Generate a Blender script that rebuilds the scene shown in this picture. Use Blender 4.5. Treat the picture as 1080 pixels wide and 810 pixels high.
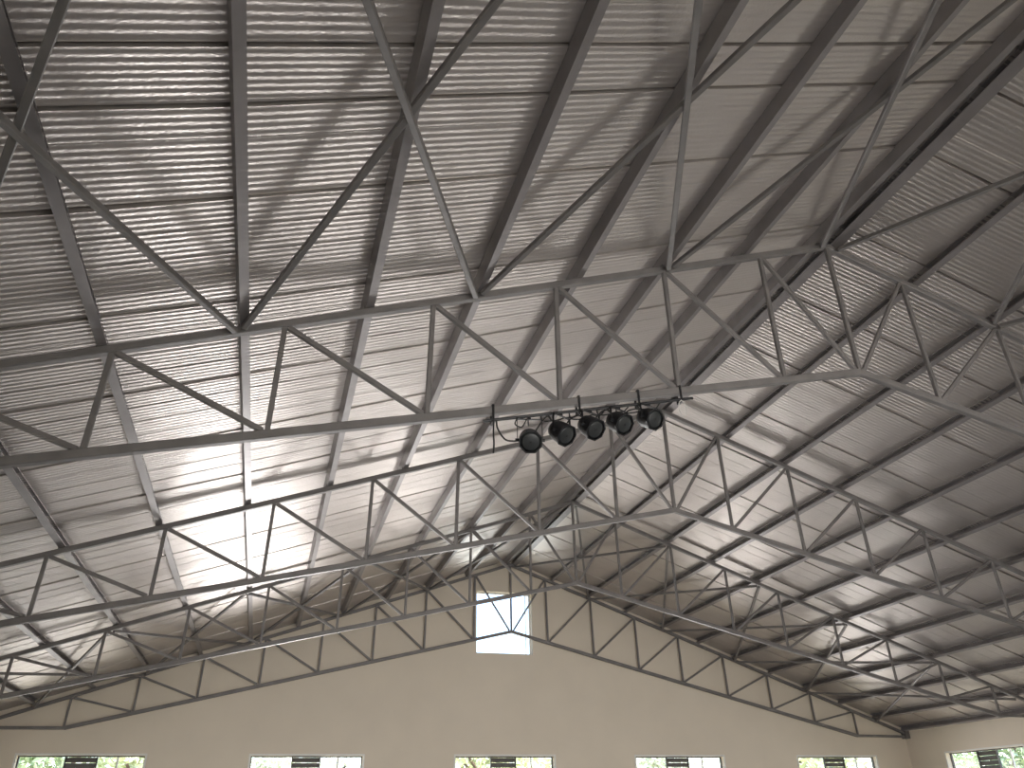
import bpy, bmesh, math, random
from mathutils import Vector, Matrix

for o in list(bpy.data.objects):
    bpy.data.objects.remove(o)
SC = bpy.context.scene
COL = SC.collection
random.seed(7)

# ------------------------------------------------------------------ dimensions (metres)
APEX = 6.90                  # height of the truss top-chord apex above the floor
S_TOP, S_BOT = 0.35465, 0.24096   # slopes of top and bottom chord
DEPTH = 1.5642               # truss depth at the apex
TY = [0.0, 4.0, 7.9735, 12.3181]  # trusses along the hall
HALF = 10.30                 # half width of the hall (wall faces)
Y_BACK, Y_FRONT = 12.42, -9.0
OFF = 0.163                  # roof sheet above chord centre line
COS = 1 / math.sqrt(1 + S_TOP ** 2)
SIN = S_TOP * COS
HEAD, SILL = 2.75, 1.35      # window head and sill
WIN_W = 2.20

# ------------------------------------------------------------------ camera
cam_d = bpy.data.cameras.new('camera')
cam = bpy.data.objects.new('camera', cam_d)
COL.objects.link(cam)
SC.camera = cam
F_PX = 818.1
cam_d.sensor_fit = 'HORIZONTAL'
cam_d.sensor_width = 36.0
cam_d.lens = 36.0 * F_PX / 1080.0
cam_d.clip_start = 0.05
cam_d.clip_end = 300
yaw, pitch, roll = math.radians(16.63), math.radians(29.20), math.radians(-1.08)
cyw, syw, cpt, spt = math.cos(yaw), math.sin(yaw), math.cos(pitch), math.sin(pitch)
Fv = Vector((syw * cpt, cyw * cpt, spt))
Rv = Vector((cyw, -syw, 0))
Uv = Rv.cross(Fv)
cr, sr = math.cos(roll), math.sin(roll)
R2 = cr * Rv + sr * Uv
U2 = -sr * Rv + cr * Uv
M = Matrix((R2, U2, -Fv)).transposed().to_4x4()
CAM = Vector((-5.14677, -5.34743, -5.30552 + APEX))
M.translation = CAM
cam.matrix_world = M

# ------------------------------------------------------------------ world, sun, daylight, exposure
SC.view_settings.view_transform = 'Standard'
SC.view_settings.look = 'None'
SC.view_settings.gamma = 1.0
SC.view_settings.use_curve_mapping = False
SC.view_settings.exposure = 0.0
SC.cycles.use_denoising = True
SC.cycles.max_bounces = 10
SC.cycles.diffuse_bounces = 5
SC.cycles.sample_clamp_indirect = 8.0

W = bpy.data.worlds.new('sky')
SC.world = W
W.use_nodes = True
wn = W.node_tree.nodes
sky = wn.new('ShaderNodeTexSky')
sky.sky_type = 'NISHITA'
sky.sun_disc = False
sky.sun_elevation = math.radians(70)
sky.sun_rotation = math.radians(96)
wn['Background'].inputs['Strength'].default_value = 0.75
W.node_tree.links.new(sky.outputs['Color'], wn['Background'].inputs['Color'])

sun_d = bpy.data.lights.new('sun', 'SUN')
sun_d.energy = 14.0
sun_d.angle = math.radians(0.6)
sun_d.color = (1.0, 0.95, 0.86)
sun = bpy.data.objects.new('sun', sun_d)
COL.objects.link(sun)
sun.rotation_euler = (math.radians(16), 0, math.radians(70))   # high, from the right-hand side
sun.location = (0, -20, 20)

BACK_SHARE = [0.14, 1.5, 0.88, 0.78, 0.5]      # powers set by the roof glare; dense trees darken the leftmost window
BACK_WIN = [-8.42, -4.28, -0.14, 4.00, 8.19]
SIDE_WIN = [10.13, 5.99, 1.85, -2.29, -6.43]
SIDE_SHARE = [1.3, 1.0, 0.4, 0.1, 0.1]       # nearer side windows dimmed to keep the near roof dark

def daylight(name, loc, rot, sx, sy, watts, col, spread=180):
    d = bpy.data.lights.new(name, 'AREA')
    d.shape = 'RECTANGLE'
    d.size, d.size_y = sx, sy
    d.energy = watts
    d.color = col
    d.spread = math.radians(spread)
    o = bpy.data.objects.new(name, d)
    COL.objects.link(o)
    o.location = loc
    o.rotation_euler = rot
    return o

P_BACK, P_RIGHT, P_LEFT, P_GABLE, P_FRONT = 96.0, 18.0, 14.0, 12.0, 215.0
DAY = (1.0, 0.98, 0.965)
for k, x in enumerate(BACK_WIN):
    daylight('window_daylight', (x, Y_BACK + 0.04, (HEAD + SILL) / 2), (math.radians(-90), 0, 0),
             WIN_W - 0.16, HEAD - SILL - 0.14, P_BACK * BACK_SHARE[k], DAY, 102)
for y, sh in zip(SIDE_WIN, SIDE_SHARE):
    daylight('window_daylight', (HALF + 0.04, y, (HEAD + SILL) / 2), (math.radians(90), 0, math.radians(90)),
             WIN_W - 0.16, HEAD - SILL - 0.14, P_RIGHT * sh, DAY, 84)
    daylight('window_daylight', (-HALF - 0.04, y, (HEAD + SILL) / 2), (math.radians(90), 0, math.radians(-90)),
             WIN_W - 0.16, HEAD - SILL - 0.14, P_LEFT * sh, DAY, 84)
GW = (-0.80, 0.53, 4.86, 6.26)          # gable window x0 x1 z0 z1
daylight('gable_daylight', ((GW[0] + GW[1]) / 2, Y_BACK + 0.04, (GW[2] + GW[3]) / 2), (math.radians(-90), 0, 0),
         1.2, 1.2, P_GABLE, (0.88, 0.95, 1.0), 120)

# unseen wide entrance behind the camera, added to brighten the gable wall and trusses
DOOR = (-4.0, 4.0, 3.2)
daylight('added_entrance_light', ((DOOR[0] + DOOR[1]) / 2, Y_FRONT - 0.1, DOOR[2] / 2), (math.radians(90), 0, 0),
         DOOR[1] - DOOR[0] - 0.1, DOOR[2] - 0.1, P_FRONT, (1.0, 0.98, 0.95), 80)

# ------------------------------------------------------------------ materials
def mat(name, col, rough=0.6, metal=0.0, bump=0.0, bscale=40.0, var=0.0, vscale=3.0, spec=0.5, stretch=None):
    m = bpy.data.materials.new(name)
    m.use_nodes = True
    nt = m.node_tree
    b = nt.nodes['Principled BSDF']
    b.inputs['Base Color'].default_value = (*col, 1)
    b.inputs['Roughness'].default_value = rough
    b.inputs['Metallic'].default_value = metal
    b.inputs['Specular IOR Level'].default_value = spec
    tc = nt.nodes.new('ShaderNodeTexCoord')
    src = tc.outputs['Object']
    if stretch:
        mp = nt.nodes.new('ShaderNodeMapping')
        mp.inputs['Scale'].default_value = stretch
        nt.links.new(src, mp.inputs['Vector'])
        src = mp.outputs['Vector']
    if var > 0:
        n = nt.nodes.new('ShaderNodeTexNoise')
        n.inputs['Scale'].default_value = vscale
        n.inputs['Detail'].default_value = 5
        nt.links.new(tc.outputs['Object'], n.inputs['Vector'])
        r = nt.nodes.new('ShaderNodeValToRGB')
        r.color_ramp.elements[0].position = 0.3
        r.color_ramp.elements[1].position = 0.7
        r.color_ramp.elements[0].color = (*[c * (1 - var) for c in col], 1)
        r.color_ramp.elements[1].color = (*[min(1, c * (1 + var)) for c in col], 1)
        nt.links.new(n.outputs['Fac'], r.inputs['Fac'])
        nt.links.new(r.outputs['Color'], b.inputs['Base Color'])
    if bump > 0:
        n2 = nt.nodes.new('ShaderNodeTexNoise')
        n2.inputs['Scale'].default_value = bscale
        n2.inputs['Detail'].default_value = 3
        nt.links.new(src, n2.inputs['Vector'])
        bp = nt.nodes.new('ShaderNodeBump')
        bp.inputs['Strength'].default_value = bump
        bp.inputs['Distance'].default_value = 0.01
        nt.links.new(n2.outputs['Fac'], bp.inputs['Height'])
        nt.links.new(bp.outputs['Normal'], b.inputs['Normal'])
    return m

M_WALL = mat('cream_plaster', (0.76, 0.675, 0.565), 0.75, bump=0.08, bscale=12, var=0.03, vscale=1.2, spec=0.3)
M_ROOF = mat('silver_foil_sheet', (0.56, 0.515, 0.49), 0.40, 0.70, bump=0.35, bscale=55, var=0.05, vscale=1.6, stretch=(0.6, 1, 1))
M_STEEL = mat('grey_primed_steel', (0.195, 0.182, 0.178), 0.5, 0.2, var=0.14, vscale=5, bump=0.05, bscale=60)
M_PURLIN = mat('galvanised_grey_steel', (0.26, 0.24, 0.24), 0.42, 0.35, var=0.12, vscale=4, bump=0.05, bscale=50)
M_FLOOR = mat('grey_cement_screed', (0.20, 0.185, 0.17), 0.5, var=0.10, vscale=1.5, bump=0.05)
M_BLACK = mat('black_powder_coat', (0.012, 0.012, 0.014), 0.45)
M_LENS = mat('dark_lens', (0.028, 0.03, 0.031), 0.4, spec=0.4)
M_CABLE = mat('black_rubber', (0.018, 0.017, 0.017), 0.6)
M_WIRE = mat('white_wire', (0.6, 0.58, 0.56), 0.5)
M_FRAME = mat('dark_bronze_aluminium', (0.075, 0.068, 0.064), 0.4, 0.4)
M_LOUV = mat('louvre_dark_grey', (0.16, 0.15, 0.145), 0.5, 0.1)
M_TRIM = mat('white_gloss_trim', (0.82, 0.80, 0.76), 0.4)
M_GRASS = mat('dry_grass_ground', (0.40, 0.37, 0.28), 0.9, var=0.3, vscale=2)
M_BARK = mat('brown_bark', (0.14, 0.10, 0.07), 0.9, var=0.3, vscale=8)
M_LEAF_A = mat('mid_green_leaves', (0.50, 0.58, 0.36), 0.6, var=0.35, vscale=2.5)
M_LEAF_B = mat('pale_green_leaves', (0.74, 0.76, 0.60), 0.6, var=0.3, vscale=2.5)
M_LEAF_C = mat('yellow_green_leaves', (0.66, 0.68, 0.42), 0.6, var=0.3, vscale=2.5)

M_GLASS = bpy.data.materials.new('clear_glass')
M_GLASS.use_nodes = True
nt = M_GLASS.node_tree
nt.nodes.remove(nt.nodes['Principled BSDF'])
tr = nt.nodes.new('ShaderNodeBsdfTransparent')
tr.inputs['Color'].default_value = (0.97, 0.985, 0.98, 1)
gl = nt.nodes.new('ShaderNodeBsdfGlossy')
gl.inputs['Roughness'].default_value = 0.02
lw = nt.nodes.new('ShaderNodeLayerWeight')
lw.inputs['Blend'].default_value = 0.5
pw = nt.nodes.new('ShaderNodeMath')
pw.operation = 'POWER'
pw.inputs[1].default_value = 5.0
nt.links.new(lw.outputs['Facing'], pw.inputs[0])
fr = nt.nodes.new('ShaderNodeMath')
fr.operation = 'MULTIPLY_ADD'
fr.inputs[1].default_value = 0.94
fr.inputs[2].default_value = 0.04
nt.links.new(pw.outputs[0], fr.inputs[0])
mx = nt.nodes.new('ShaderNodeMixShader')
nt.links.new(fr.outputs[0], mx.inputs['Fac'])
nt.links.new(tr.outputs['BSDF'], mx.inputs[1])
nt.links.new(gl.outputs['BSDF'], mx.inputs[2])
nt.links.new(mx.outputs['Shader'], nt.nodes['Material Output'].inputs['Surface'])

# ------------------------------------------------------------------ helpers
def link(name, me, m=None, parent=None):
    o = bpy.data.objects.new(name, me)
    COL.objects.link(o)
    if m is not None and not me.materials:
        me.materials.append(m)
    if parent is not None:
        o.parent = parent
    return o

def obj(name, bm, m, parent=None, smooth=False):
    bmesh.ops.recalc_face_normals(bm, faces=bm.faces)
    me = bpy.data.meshes.new(name)
    bm.to_mesh(me)
    bm.free()
    if smooth:
        for p in me.polygons:
            p.use_smooth = True
    return link(name, me, m, parent)

def empty(name, loc):
    o = bpy.data.objects.new(name, None)
    o.empty_display_size = 0.2
    COL.objects.link(o)
    o.location = loc
    return o

def tag(o, label, cat, group=None, kind=None):
    o['label'] = label
    o['category'] = cat
    if group:
        o['group'] = group
    if kind:
        o['kind'] = kind
    return o

def struct(o, label=None, cat=None):
    o['kind'] = 'structure'
    if label:
        o['label'] = label
    if cat:
        o['category'] = cat
    return o

def box(bm, x0, x1, y0, y1, z0, z1):
    v = [bm.verts.new((x, y, z)) for x in (x0, x1) for y in (y0, y1) for z in (z0, z1)]
    for f in ((0, 1, 3, 2), (4, 6, 7, 5), (0, 4, 5, 1), (2, 3, 7, 6), (0, 2, 6, 4), (1, 5, 7, 3)):
        bm.faces.new([v[i] for i in f])

def prism_y(bm, poly, y0, y1):
    a = [bm.verts.new((x, y0, z)) for x, z in poly]
    b = [bm.verts.new((x, y1, z)) for x, z in poly]
    n = len(poly)
    bm.faces.new(a)
    bm.faces.new(b[::-1])
    for i in range(n):
        bm.faces.new((a[i], b[i], b[(i + 1) % n], a[(i + 1) % n]))

def bar(bm, p, q, w, h, up=(0, 1, 0), cut=0.12):
    """square hollow section from p to q: w along the side, h along up; corners rounded a little"""
    p, q = Vector(p), Vector(q)
    d = (q - p).normalized()
    up = Vector(up)
    up = (up - up.dot(d) * d).normalized()
    sd = d.cross(up)
    c = min(w, h) * cut
    pr = [(-w/2 + c, -h/2), (w/2 - c, -h/2), (w/2, -h/2 + c), (w/2, h/2 - c),
          (w/2 - c, h/2), (-w/2 + c, h/2), (-w/2, h/2 - c), (-w/2, -h/2 + c)]
    a = [bm.verts.new(p + sd * x + up * y) for x, y in pr]
    b = [bm.verts.new(q + sd * x + up * y) for x, y in pr]
    bm.faces.new(a)
    bm.faces.new(b[::-1])
    for i in range(8):
        j = (i + 1) % 8
        bm.faces.new((a[i], b[i], b[j], a[j]))

def tube(bm, pts, r, n=8):
    pts = [Vector(p) for p in pts]
    rings = []
    for i, p in enumerate(pts):
        d = (pts[min(i + 1, len(pts) - 1)] - pts[max(i - 1, 0)]).normalized()
        ref = Vector((0, 0, 1)) if abs(d.z) < 0.9 else Vector((1, 0, 0))
        s1 = d.cross(ref).normalized()
        s2 = d.cross(s1)
        rings.append([bm.verts.new(p + r * (math.cos(t) * s1 + math.sin(t) * s2))
                      for t in [2 * math.pi * k / n for k in range(n)]])
    for a, b in zip(rings, rings[1:]):
        for k in range(n):
            bm.faces.new((a[k], a[(k + 1) % n], b[(k + 1) % n], b[k]))
    bm.faces.new(rings[0])
    bm.faces.new(rings[-1][::-1])

def lathe(bm, prof, mat4, n=24):
    """profile (radius, along) turned about the local z axis, then moved by mat4"""
    rings = []
    for r, z in prof:
        rings.append([bm.verts.new(mat4 @ Vector((max(r, 1e-4) * math.cos(t), max(r, 1e-4) * math.sin(t), z)))
                      for t in [2 * math.pi * (k + 0.5) / n for k in range(n)]])
    for a, b in zip(rings, rings[1:]):
        for k in range(n):
            bm.faces.new((a[k], a[(k + 1) % n], b[(k + 1) % n], b[k]))
    bm.faces.new(rings[0][::-1])
    bm.faces.new(rings[-1])

def spline(pts, n=10):
    """Catmull-Rom through the points"""
    P = [Vector(p) for p in pts]
    P = [2 * P[0] - P[1]] + P + [2 * P[-1] - P[-2]]
    out = []
    for i in range(1, len(P) - 2):
        for k in range(n):
            t = k / n
            a, b, c, d = P[i - 1], P[i], P[i + 1], P[i + 2]
            out.append(0.5 * ((2 * b) + (c - a) * t + (2 * a - 5 * b + 4 * c - d) * t * t + (3 * b - a - 3 * c + d) * t ** 3))
    out.append(P[-2])
    return out

def topz(x):
    return APEX - S_TOP * abs(x)

def botz(x):
    return APEX - DEPTH - S_BOT * abs(x)

# ------------------------------------------------------------------ the setting
bm = bmesh.new()
box(bm, -HALF - 0.2, HALF + 0.2, Y_FRONT - 0.2, Y_BACK + 0.2, -0.15, 0)
struct(obj('floor', bm, M_FLOOR), 'grey cement floor of the hall', 'floor')

WT = 0.20
def gable(name, y0, y1, wins, gw=None, door=None):
    bm = bmesh.new()
    xs = [-HALF - WT] + [e for c in wins for e in (c - WIN_W / 2, c + WIN_W / 2)] + [HALF + WT]
    if wins:
        box(bm, -HALF - WT, HALF + WT, y0, y1, 0, SILL)
        for i in range(0, len(xs), 2):
            box(bm, xs[i], xs[i + 1], y0, y1, SILL, HEAD)
        zb = HEAD
    else:
        zb = 0
    if door:
        box(bm, -HALF - WT, door[0], y0, y1, 0, door[2])
        box(bm, door[1], HALF + WT, y0, y1, 0, door[2])
        zb = door[2]
    rz = lambda x: topz(x) + OFF - 0.02
    xe = HALF + WT
    ze = rz(xe)
    if gw:
        x0, x1, z0, z1 = gw
        prism_y(bm, [(-xe, zb), (x0, zb), (x0, rz(x0)), (-xe, ze)], y0, y1)
        prism_y(bm, [(x1, zb), (xe, zb), (xe, ze), (x1, rz(x1))], y0, y1)
        box(bm, x0, x1, y0, y1, zb, z0)
        prism_y(bm, [(x0, z1), (x1, z1), (x1, rz(x1)), (0, rz(0)), (x0, rz(x0))], y0, y1)
    else:
        prism_y(bm, [(-xe, zb), (xe, zb), (xe, ze), (0, rz(0)), (-xe, ze)], y0, y1)
    return struct(obj(name, bm, M_WALL))
gable('wall_back', Y_BACK, Y_BACK + WT, BACK_WIN, GW)['label'] = 'cream gable wall at the far end of the hall'
gable('wall_front', Y_FRONT - WT, Y_FRONT, [], None, DOOR)

def side(name, x0, x1):
    bm = bmesh.new()
    ys = [Y_FRONT] + [e for c in sorted(SIDE_WIN) for e in (c - WIN_W / 2, c + WIN_W / 2)] + [Y_BACK]
    box(bm, x0, x1, Y_FRONT, Y_BACK, 0, SILL)
    for i in range(0, len(ys), 2):
        box(bm, x0, x1, ys[i], ys[i + 1], SILL, HEAD)
    box(bm, x0, x1, Y_FRONT, Y_BACK, HEAD, topz(HALF + WT) + OFF - 0.02)
    return struct(obj(name, bm, M_WALL))
side('wall_right', HALF, HALF + WT)
side('wall_left', -HALF - WT, -HALF)

# ceiling: corrugated silver sheets on both slopes, lapped at the seams, with a ridge cap
SEAMS = [-8.25, -7.1, -5.95, -4.8, -3.65, -2.50, -2.12, -1.36, -0.22, 0.95, 2.06, 3.24, 4.37, 5.50, 6.65, 7.80, 8.95, 10.1, 11.25]
def sheet_profile():
    pts = []                     # (y, height) along the hall
    pitch, amp = 0.057, 0.0019
    edges = [Y_FRONT - 0.2] + SEAMS + [Y_BACK + 0.2]
    for a, b in zip(edges, edges[1:]):
        n = max(2, round((b - a) / pitch))
        st = 8
        nsub = max(1, round((b - a) / 0.285))
        for i in range(n * st):
            y = a + 0.024 + (b - a - 0.024) * i / (n * st - 1)
            g = (i / (n * st - 1)) * n
            fr_ = (y - a) / (b - a)
            lap = 0.010 * (1 - fr_)                       # leading edge of every sheet hangs a little low
            q = fr_ * nsub
            sub = 0.0036 * (1 - (q - math.floor(q)))      # shallow folds of the foil between the laps
            pts.append((y, amp * math.sin(2 * math.pi * g) - lap - sub))
        pts.append((b + 0.001, 0.045))
        pts.append((b + 0.018, 0.045))
    return pts
PROF = sheet_profile()
PX = [0.05 + 0.93 * k for k in range(0, 12)] + [HALF + 0.45]
rs = random.Random(3)
bm = bmesh.new()
seam_idx = {}
for sg in (-1, 1):
    prev = None
    for x in [0.0] + [x for x in PX]:
        jit = [0.022 * rs.uniform(-1, 1) for _ in range(len(SEAMS) + 2)]
        row = []
        for y, hgt in PROF:
            k = sum(1 for q in SEAMS if q <= y)
            t = 0 if x == 0 else jit[k]
            row.append(bm.verts.new((sg * x, y + t * 0.6, topz(x) + OFF + hgt)))
        if prev:
            for i in range(len(row) - 1):
                f = bm.faces.new((prev[i], prev[i + 1], row[i + 1], row[i]))
        prev = row
    # outer skin so the roof has thickness
ceil = obj('ceiling', bm, M_ROOF)
struct(ceil, 'silver corrugated roof lining on both slopes', 'ceiling')
bm = bmesh.new()
for sg in (-1, 1):
    prism_y(bm, [(0, APEX + OFF + 0.08), (sg * (HALF + 0.45), topz(HALF + 0.45) + OFF + 0.08),
                 (sg * (HALF + 0.45), topz(HALF + 0.45) + OFF + 0.11), (0, APEX + OFF + 0.11)], Y_FRONT - 0.2, Y_BACK + 0.2)
struct(obj('ceiling.001', bm, M_PURLIN))

# ------------------------------------------------------------------ windows
def window_meshes(w, h):
    fr = bmesh.new()
    d0, d1, t = 0.11, 0.16, 0.022
    box(fr, -w/2, w/2, d0, d1, h - t, h)
    box(fr, -w/2, w/2, d0, d1, 0, t)
    for xx in (-w/2, w/2 - t):
        box(fr, xx, xx + t, d0, d1, t, h - t)
    L0, L1 = -w/2 + 0.37 * w, -w/2 + 0.61 * w
    for xx in (L0 - 0.02, L1):
        box(fr, xx, xx + 0.02, d0, d1, t, h - t)
    lv = bmesh.new()
    n = 14
    for i in range(n):
        zc = t + (h - 2 * t) * (i + 0.5) / n
        p, q = Vector((L0, 0.14, zc)), Vector((L1, 0.14, zc))
        bar(lv, p, q, 0.006, 0.094, up=(0, 0.36, 0.93))
    return fr, lv, L0, L1, t
fr, lv, L0, L1, TT = window_meshes(WIN_W, HEAD - SILL)
bmesh.ops.recalc_face_normals(fr, faces=fr.faces)
bmesh.ops.recalc_face_normals(lv, faces=lv.faces)
me_fr = bpy.data.meshes.new('window_frame'); fr.to_mesh(me_fr); me_fr.materials.append(M_FRAME)
me_lv = bpy.data.meshes.new('louvre_panel'); lv.to_mesh(me_lv); me_lv.materials.append(M_LOUV)
def pane_mesh(x0, x1, z0, z1, y=0.14):
    b = bmesh.new()
    box(b, x0, x1, y - 0.002, y + 0.002, z0, z1)
    m = bpy.data.meshes.new('pane'); b.to_mesh(m); b.free(); m.materials.append(M_GLASS)
    return m
HH = HEAD - SILL
me_p1 = pane_mesh(-WIN_W/2 + TT, L0 - 0.02, TT, HH - TT)
me_p2 = pane_mesh(L1 + 0.02, WIN_W/2 - TT, TT, HH - TT)
b = bmesh.new(); box(b, WIN_W*0.27, WIN_W*0.27 + 0.03, 0.125, 0.155, TT, HH - TT)
me_mul = bpy.data.meshes.new('mullion'); b.to_mesh(me_mul); b.free(); me_mul.materials.append(M_TRIM)
b = bmesh.new()
e = 0.035  # white edging added around the opening to stand for the lit plaster reveal
box(b, -WIN_W/2 - e, WIN_W/2 + e, -0.008, 0.0, HH, HH + e)
box(b, -WIN_W/2 - e, WIN_W/2 + e, -0.03, 0.0, -e, 0)
for xx in (-WIN_W/2 - e, WIN_W/2):
    box(b, xx, xx + e, -0.008, 0.0, 0, HH)
me_tr = bpy.data.meshes.new('window_trim'); b.to_mesh(me_tr); b.free(); me_tr.materials.append(M_TRIM)
WN = 0
def window(loc, rz, label=None):
    global WN
    WN += 1
    r = empty('window_%d' % WN, loc)
    r.rotation_euler = (0, 0, rz)
    struct(r, label, 'window')
    for nm, me in (('frame', me_fr), ('louvre_panel', me_lv), ('pane', me_p1), ('pane', me_p2), ('mullion', me_mul), ('trim', me_tr)):
        link(nm, me, None, r)
    return r
ORD = ['leftmost window of the far gable wall', 'second window from the left in the far gable wall',
       'middle window of the far gable wall, below the high gable window', 'fourth window from the left in the far gable wall',
       'rightmost window of the far gable wall, by the corner']
for x, l in zip(BACK_WIN, ORD):
    window((x, Y_BACK, SILL), 0, l)
for i, y in enumerate(SIDE_WIN):
    window((HALF, y, SILL), math.radians(-90), 'window in the right side wall beside the far corner' if i == 0 else None)
for y in SIDE_WIN:
    window((-HALF, y, SILL), math.radians(90))

r = empty('window_%d' % (WN + 1), ((GW[0] + GW[1]) / 2, Y_BACK, GW[2]))
struct(r, 'bright square window high in the far gable wall', 'window')
gw_, gh_ = GW[1] - GW[0], GW[3] - GW[2]
b = bmesh.new()
t = 0.03
box(b, -gw_/2, gw_/2, 0.11, 0.16, gh_ - t, gh_)
box(b, -gw_/2, gw_/2, 0.11, 0.16, 0, t)
for xx in (-gw_/2, gw_/2 - t, gw_/2 - 0.12):
    box(b, xx, xx + (t if xx != gw_/2 - 0.12 else 0.015), 0.11, 0.16, t, gh_ - t)
obj('frame', b, M_TRIM, r)
link('pane', pane_mesh(-gw_/2 + t, gw_/2 - t, t, gh_ - t, 0.135), None, r)

# ------------------------------------------------------------------ roof trusses
NODES = [0.87, 2.0, 3.12, 4.23, 5.39, 6.54, 7.67, 8.82]
TC, BC, WB = 0.062, 0.068, 0.040
XE = 10.24
def chord_pt_top(x):
    return (x, 0, topz(x))
def chord_pt_bot(x):
    return (x, 0, botz(x))

PURLIN_X = [0.085] + [1.02 + 0.93 * k for k in range(10)] + [10.16]
truss_parts = []
def tmesh(name, fn):
    bm = bmesh.new()
    fn(bm)
    bmesh.ops.recalc_face_normals(bm, faces=bm.faces)
    me = bpy.data.meshes.new(name)
    bm.to_mesh(me); bm.free()
    me.materials.append(M_STEEL)
    truss_parts.append((name, me))
for sg in (-1, 1):
    tmesh('top_chord', lambda bm: bar(bm, (0, 0, topz(0)), (sg * XE, 0, topz(XE)), TC, TC))
    def bot(bm):
        bar(bm, (0, 0, botz(0)), (sg * NODES[-1], 0, botz(NODES[-1])), BC, TC)
        bar(bm, (sg * NODES[-1], 0, botz(NODES[-1])), (sg * XE, 0, botz(NODES[-1]) - 0.01), BC * 0.8, TC * 0.9)
    tmesh('bottom_chord', bot)
    for k, x in enumerate(NODES):
        tmesh('vertical_web', lambda bm: bar(bm, (sg * x, 0, topz(x) - TC * 0.45), (sg * (x + 0.015), 0, botz(x) + BC * 0.45), WB, WB))
        xi = NODES[k - 1] if k else 0.0
        tmesh('diagonal_web', lambda bm: bar(bm, (sg * (x - 0.03), 0, topz(x) - TC * 0.4), (sg * (xi + 0.05), 0, botz(xi) + BC * 0.4), WB, WB))
    tmesh('end_plate', lambda bm: box(bm, sg * XE - 0.06, sg * XE + 0.06, -0.08, 0.08, botz(NODES[-1]) - 0.06, topz(XE) + 0.06))
    for x in PURLIN_X[1:-1]:
        def cl(bm):
            bar(bm, (sg * (x + 0.045 + 0.006) , 0.03, topz(x + 0.051) + 0.032), (sg * (x + 0.051), 0.03, topz(x + 0.051) + 0.11), 0.012, 0.06, up=(0, 1, 0), cut=0.05)
        tmesh('purlin_cleat', cl)
tmesh('king_post', lambda bm: bar(bm, (0, 0, topz(0) - 0.02), (0, 0, botz(0) + 0.02), WB * 1.1, WB * 1.1))
TL = ['grey steel roof truss nearest the camera, with stage lights hanging from its bottom chord',
      'second grey steel roof truss from the camera, next behind the one with stage lights',
      'third grey steel roof truss from the camera, one bay before the far gable wall',
      'farthest grey steel roof truss, standing close against the cream gable wall']
for y, l in zip(TY, TL):
    t = empty('roof_truss', (0, y, 0))
    tag(t, l, 'roof truss', 'steel roof trusses across the hall')
    for nm, me in truss_parts:
        link(nm, me, None, t)

# ------------------------------------------------------------------ purlins: lipped channels along the hall
def purlin_mesh(w=0.068, h=0.115, lip=0.018, th=0.003):
    # profile in the slope frame: u up-slope, v away from the room; open towards the ridge
    outer = [(w, lip), (w, 0), (0, 0), (0, h), (w, h), (w, h - lip)]
    inner = [(w - th, h - lip), (w - th, h - th), (th, h - th), (th, th), (w - th, th), (w - th, lip)]
    return outer + inner
PP = purlin_mesh()
PP_RIDGE = purlin_mesh(w=0.11)
def purlin(x, sg, label, y0=Y_FRONT + 0.01, y1=Y_BACK - 0.005):
    bm = bmesh.new()
    ux, uz = -sg * COS, SIN           # up-slope
    vx, vz = sg * SIN, COS            # outwards
    base = Vector((sg * x, 0, topz(x)))
    poly = []
    pr = PP_RIDGE if x < 0.2 else PP
    for u, v in pr:
        u -= pr[0][0] / 2
        v += 0.033
        poly.append((base.x + ux * u + vx * v, base.z + uz * u + vz * v))
    prism_y(bm, poly, y0, y1)
    o = obj('roof_purlin', bm, M_PURLIN)
    # origin at the far end of the channel
    return tag(o, label, 'purlin', 'steel purlins on the roof trusses')
ordn = ['first', 'second', 'third', 'fourth', 'fifth', 'sixth', 'seventh', 'eighth', 'ninth', 'tenth']
for sg, sd in ((-1, 'left'), (1, 'right')):
    purlin(PURLIN_X[0], sg, 'grey steel ridge purlin, %s one of the close pair under the roof ridge' % sd)
    for k in range(10):
        purlin(PURLIN_X[k + 1], sg, 'grey channel purlin on the %s roof slope, %s one down from the ridge pair' % (sd, ordn[k]))
    purlin(PURLIN_X[11], sg, 'grey eaves purlin lying along the top of the %s side wall' % sd)

# ------------------------------------------------------------------ crossed braces under the roof
BN = [0.07, 1.95, 3.85, 5.71, 7.60, 9.45]
def brace(sg, k, y0, y1, label):
    xa, xb = BN[k], BN[k + 1]
    xm, ym = sg * (xa + xb) / 2, (y0 + y1) / 2
    zm = topz((xa + xb) / 2) - 0.01
    r = empty('cross_brace', (xm, ym, zm))
    tag(r, label, 'roof brace', 'crossed steel roof braces')
    for (p, q, dz) in (((xa, y0), (xb, y1), 0.0), ((xb, y0), (xa, y1), -0.022)):
        bm = bmesh.new()
        P = Vector((sg * p[0], p[1], topz(p[0]) - 0.01 + dz)); Q = Vector((sg * q[0], q[1], topz(q[0]) - 0.01 + dz))
        d = (Q - P).normalized()
        P += d * 0.075; Q -= d * 0.075
        bar(bm, P - Vector((xm, ym, zm)), Q - Vector((xm, ym, zm)), 0.045, 0.045, up=(0, 0, 1))
        obj('brace_rod', bm, M_STEEL, r)
NEAR0 = -4.28
for sg, sd in ((-1, 'left'), (1, 'right')):
    for k in range(5):
        if sg > 0 and k > 2:
            continue
        brace(sg, k, NEAR0, TY[0], 'crossed roof braces above the nearest truss, %s cell %s of the ridge' % (ordn[k], sd))
    for k in range(5):
        brace(sg, k, TY[2], TY[3], 'crossed roof braces beside the far gable wall, %s cell %s of the ridge' % (ordn[k], sd))

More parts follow.
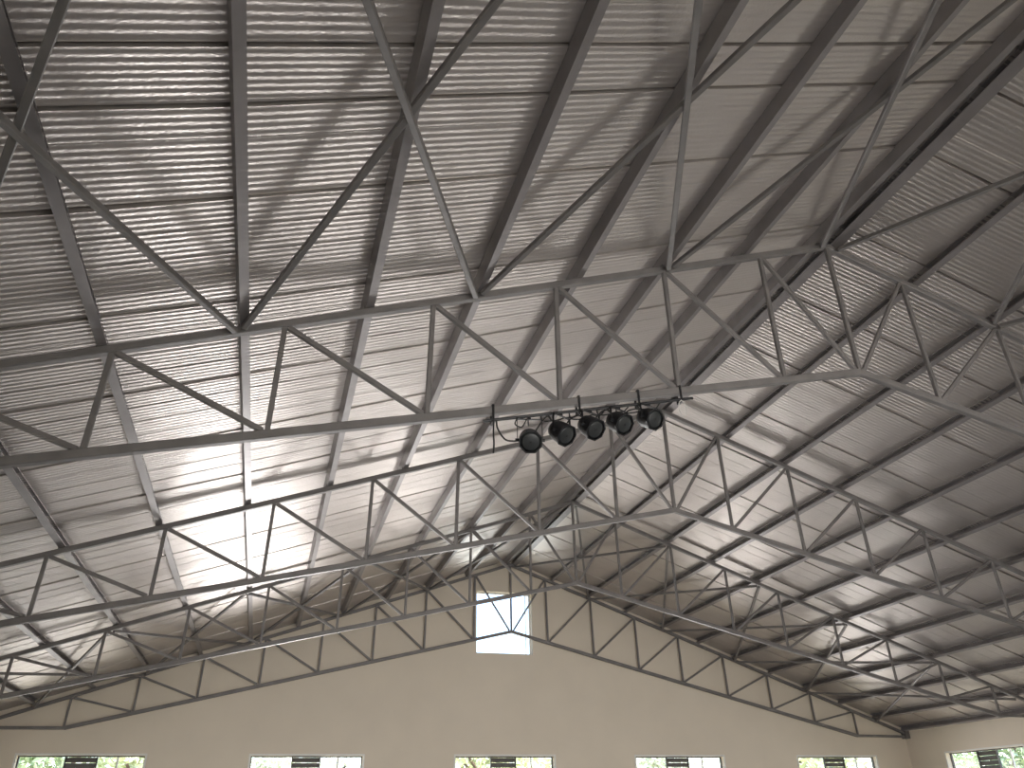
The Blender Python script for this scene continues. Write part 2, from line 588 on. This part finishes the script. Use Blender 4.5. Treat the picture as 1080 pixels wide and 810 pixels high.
# ------------------------------------------------------------------ stage lights under the nearest truss
def barz(x):
    return botz(x) - 0.034 - 0.055
bx0, bx1 = -3.80, -1.90
lb = empty('light_bar', ((bx0 + bx1) / 2, 0, barz((bx0 + bx1) / 2)))
tag(lb, 'thin black lighting bar strapped under the bottom chord of the nearest truss', 'lighting bar')
o0 = lb.location
bm = bmesh.new()
tube(bm, [Vector((x, -0.02, barz(x))) - o0 for x in (bx0, bx1)], 0.013, 10)
obj('pipe', bm, M_BLACK, lb)
for x in (-3.72, -2.98, -2.43, -2.02):
    bm = bmesh.new()
    w = 0.018
    zt, zb = botz(x) + 0.038, barz(x) - 0.017
    for (ya, yb, za, zc) in ((-0.040, -0.0335, zb, zt), (0.0335, 0.040, zb, zt), (-0.040, 0.040, zt, zt + 0.006), (-0.040, 0.040, zb - 0.006, zb)):
        box(bm, x - w/2 - o0.x, x + w/2 - o0.x, ya - o0.y, yb - o0.y, za - o0.z, zc - o0.z)
    obj('strap', bm, M_BLACK, lb)

tocam = lambda p: (CAM - p).normalized()
LAMPS = [(-3.415, 0.245, 0.10, -0.22, 'stage light at the left end of the row, its lens turned toward the camera'),
         (-3.140, 0.215, 0.75, -0.45, 'second stage light from the left, tilted down and away beside the camera-facing one'),
         (-2.880, 0.195, 0.70, -0.40, 'middle stage light of the five hanging from the truss'),
         (-2.620, 0.185, 0.75, -0.30, 'fourth stage light from the left, next to the one at the right end'),
         (-2.335, 0.180, 0.75, -0.15, 'stage light at the right end of the row, highest on the sloping bar')]
for x, drop, rgt, up, label in LAMPS:
    c = Vector((x, -0.02, barz(x) - drop + 0.03))
    d = (tocam(c) + R2 * rgt + U2 * up).normalized()
    r = empty('stage_light', c)
    tag(r, 'black ' + label, 'stage light', 'stage lights under the nearest truss')
    # frame with z along the beam
    sdv = d.cross(Vector((0, 0, 1))).normalized()
    upv = sdv.cross(d)
    m4 = Matrix((sdv, upv, d)).transposed().to_4x4()
    bm = bmesh.new()
    lathe(bm, [(0.0, -0.125), (0.045, -0.12), (0.07, -0.10), (0.083, -0.06), (0.088, -0.01), (0.09, 0.055), (0.084, 0.055), (0.082, 0.02), (0.0, 0.02)], m4, 28)
    can = obj('can', bm, M_BLACK, r, smooth=False)
    bm = bmesh.new()
    lathe(bm, [(0.098, 0.05), (0.098, 0.066), (0.086, 0.066), (0.086, 0.05)], m4, 8)
    # close the ring
    obj('gel_frame', bm, M_BLACK, r)
    bm = bmesh.new()
    lathe(bm, [(0.085, 0.056), (0.06, 0.064), (0.02, 0.068), (0.0, 0.069)], m4, 24)
    ln = obj('lens', bm, M_LENS, r, smooth=True)
    bm = bmesh.new()
    lathe(bm, [(0.012, 0.066), (0.01, 0.0725), (0.0, 0.0735)], m4, 10)
    obj('bulb', bm, M_BLACK, ln)
    # yoke: U bracket from the bar to both sides of the can
    bm = bmesh.new()
    hs = Vector((sdv.x, sdv.y, 0)).normalized()
    top = Vector((0, 0, drop - 0.03 - 0.03))
    pts = [hs * 0.1 - Vector((0, 0, 0.0)), hs * 0.1 + top, -hs * 0.1 + top, -hs * 0.1]
    fw = Vector((hs.y, -hs.x, 0))
    for a, b_ in zip(pts, pts[1:]):
        bar(bm, a, b_, 0.02, 0.005, up=(hs if abs((b_ - a).normalized().z) > 0.5 else Vector((0, 0, 1))))
    yk = obj('yoke', bm, M_BLACK, r)
    for sgn in (-1, 1):
        bm = bmesh.new()
        tube(bm, [hs * sgn * 0.08, hs * sgn * 0.118], 0.013, 10)
        obj('tilt_knob', bm, M_BLACK, yk)
    bm = bmesh.new()
    tube(bm, [Vector((0, 0, drop - 0.062)), Vector((0, 0, drop - 0.044))], 0.014, 10)
    obj('clamp', bm, M_BLACK, r)

# cables
def cable(name, pts, r, m, label, cat='cable', group='cables on the lighting bar'):
    P = spline(pts, 10)
    o0 = P[0].copy()
    bm = bmesh.new()
    tube(bm, [p - o0 for p in P], r, 6)
    o = obj(name, bm, m, None, smooth=True)
    o.location = o0
    return tag(o, label, cat, group)
def lampz(i):
    x, drop = LAMPS[i][0], LAMPS[i][1]
    return Vector((x, -0.02, barz(x) - drop + 0.03))
cable('power_cable', [(-3.72, -0.05, barz(-3.72) - 0.02), (-3.725, -0.055, barz(-3.72) - 0.12), (-3.72, -0.05, barz(-3.72) - 0.22), (-3.725, -0.05, barz(-3.72) - 0.30)],
      0.007, M_CABLE, 'black cable end hanging straight down left of the stage lights')
bm = bmesh.new()
cable('power_cable', [(-3.70, -0.05, barz(-3.7) - 0.02), (-3.69, -0.06, barz(-3.7) - 0.10), (-3.63, -0.05, barz(-3.6) - 0.20), (-3.56, -0.04, barz(-3.55) - 0.215), (-3.48, 0.05, lampz(0).z + 0.02)],
      0.007, M_CABLE, 'black cable looping from the bar down into the leftmost stage light')
cable('power_cable', [(-3.52, -0.04, barz(-3.52) - 0.01), (-3.545, -0.05, barz(-3.5) - 0.08), (-3.49, -0.05, barz(-3.5) - 0.10), (-3.44, -0.045, barz(-3.45) - 0.03), (-3.40, 0.06, barz(-3.4) - 0.05)],
      0.006, M_CABLE, 'short black cable curled on the bar above the leftmost stage light')
for i in range(4):
    a, b2 = lampz(i), lampz(i + 1)
    xm = (a.x + b2.x) / 2
    cable('power_cable', [a + Vector((0.03, 0.10, 0.04)), (xm - 0.05, 0.03, (a.z + b2.z) / 2 + 0.10), (xm, -0.05, barz(xm) - 0.035 - 0.02 * (i % 2)), (xm + 0.035, -0.06, barz(xm) - 0.07), (xm + 0.02, -0.04, barz(xm) - 0.015)],
          0.006, M_CABLE, 'black cable tangled on the bar between the %s and %s stage lights from the left' % (ordn[i], ordn[i + 1]))
L = []
for k in range(15):
    tt = 2 * math.pi * k / 14
    L.append((-2.03 + 0.035 * math.sin(tt), -0.05, barz(-2.03) - 0.10 - 0.075 * -math.cos(tt) ))
for i, (xa, xb, sag) in enumerate(((-3.30, -2.95, 0.05), (-3.05, -2.72, 0.065), (-2.80, -2.50, 0.05), (-2.62, -2.20, 0.06))):
    za, zb = barz(xa), barz(xb)
    cable('power_cable', [(xa, 0.03, za + 0.012), (xa + 0.02, 0.035, za - sag * 0.6), ((xa + xb) / 2 - 0.03, 0.03, (za + zb) / 2 - sag), ((xa + xb) / 2 + 0.04, 0.05, (za + zb) / 2 - sag * 0.2),
          (xb - 0.05, 0.04, zb - sag * 0.8), (xb, 0.03, zb + 0.012)], 0.006, M_CABLE,
          'black cable draped behind the lighting bar, above the %s stage light from the left' % ordn[i + 1])
cable('wire_loop', [(-2.03, -0.045, barz(-2.03) - 0.016)] + L, 0.004, M_WIRE, 'pale wire loop hanging right of the stage lights', 'wire', None)

# ------------------------------------------------------------------ outside: ground and trees beyond the windows
bm = bmesh.new()
box(bm, -60, 60, -40, 80, -0.35, -0.16)
struct(obj('ground', bm, M_GRASS), 'dry grass outside the hall', 'ground')
def tree(x, y, h, rad, m, label, n=2200):
    rr = random.Random(int(x * 100 + y * 7))
    r = empty('tree', (x, y, -0.16))
    tag(r, label, 'tree', 'trees outside the windows')
    bm = bmesh.new()
    tube(bm, [(0, 0, -0.02), (0.05, 0, h * 0.3), (0, 0.05, h * 0.62)], 0.12, 8)
    for k in range(6):
        a = rr.uniform(0, 6.28)
        z0 = h * rr.uniform(0.3, 0.55)
        tube(bm, [(0.03, 0.02, z0), (math.cos(a) * rad * 0.35, math.sin(a) * rad * 0.35, z0 + h * 0.14), (math.cos(a) * rad * 0.6, math.sin(a) * rad * 0.6, z0 + h * 0.24)], 0.04, 6)
    obj('trunk', bm, M_BARK, r)
    bm = bmesh.new()
    cl = []
    for k in range(16):
        v = Vector((rr.gauss(0, 1), rr.gauss(0, 1), rr.gauss(0, 1))).normalized() * rr.random() ** 0.4
        cl.append((Vector((v.x * rad * 0.8, v.y * rad * 0.8, h * 0.6 + v.z * h * 0.33)), rad * rr.uniform(0.28, 0.5)))
    for k in range(n):
        c, q = rr.choice(cl)
        v = Vector((rr.gauss(0, 1), rr.gauss(0, 1), rr.gauss(0, 1))).normalized() * q * rr.random() ** 0.33
        p = c + v
        s_ = rr.uniform(0.09, 0.17)
        a = Vector((rr.gauss(0, 1), rr.gauss(0, 1), rr.gauss(0, 0.6))).normalized()
        b = a.cross(Vector((rr.gauss(0, 1), rr.gauss(0, 1), rr.gauss(0, 1)))).normalized()
        vs = [bm.verts.new(p + a * s_), bm.verts.new(p + b * s_ * 0.45 + a.cross(b) * 0.02), bm.verts.new(p - a * s_), bm.verts.new(p - b * s_ * 0.45 + a.cross(b) * 0.02)]
        bm.faces.new(vs)
    obj('foliage', bm, m, r)
tree(-10.6, 18.5, 4.4, 1.9, M_LEAF_A, 'green tree seen through the left pane of the leftmost gable wall window')
tree(-8.2, 21.5, 5.0, 1.5, M_LEAF_C, 'yellowish tree seen through the right pane of the leftmost gable wall window')
tree(-3.8, 23.0, 4.6, 2.2, M_LEAF_B, 'pale tree seen through the second gable wall window')
tree(1.7, 20.5, 4.6, 1.9, M_LEAF_C, 'yellow green tree seen through the middle low window')
tree(9.5, 24.0, 4.4, 2.0, M_LEAF_B, 'pale tree seen through the fourth gable wall window')
tree(13.2, 19.5, 4.6, 1.9, M_LEAF_C, 'yellow green tree seen through the rightmost gable wall window')
tree(17.6, 16.6, 4.8, 2.0, M_LEAF_A, 'green tree seen through the right side wall window')
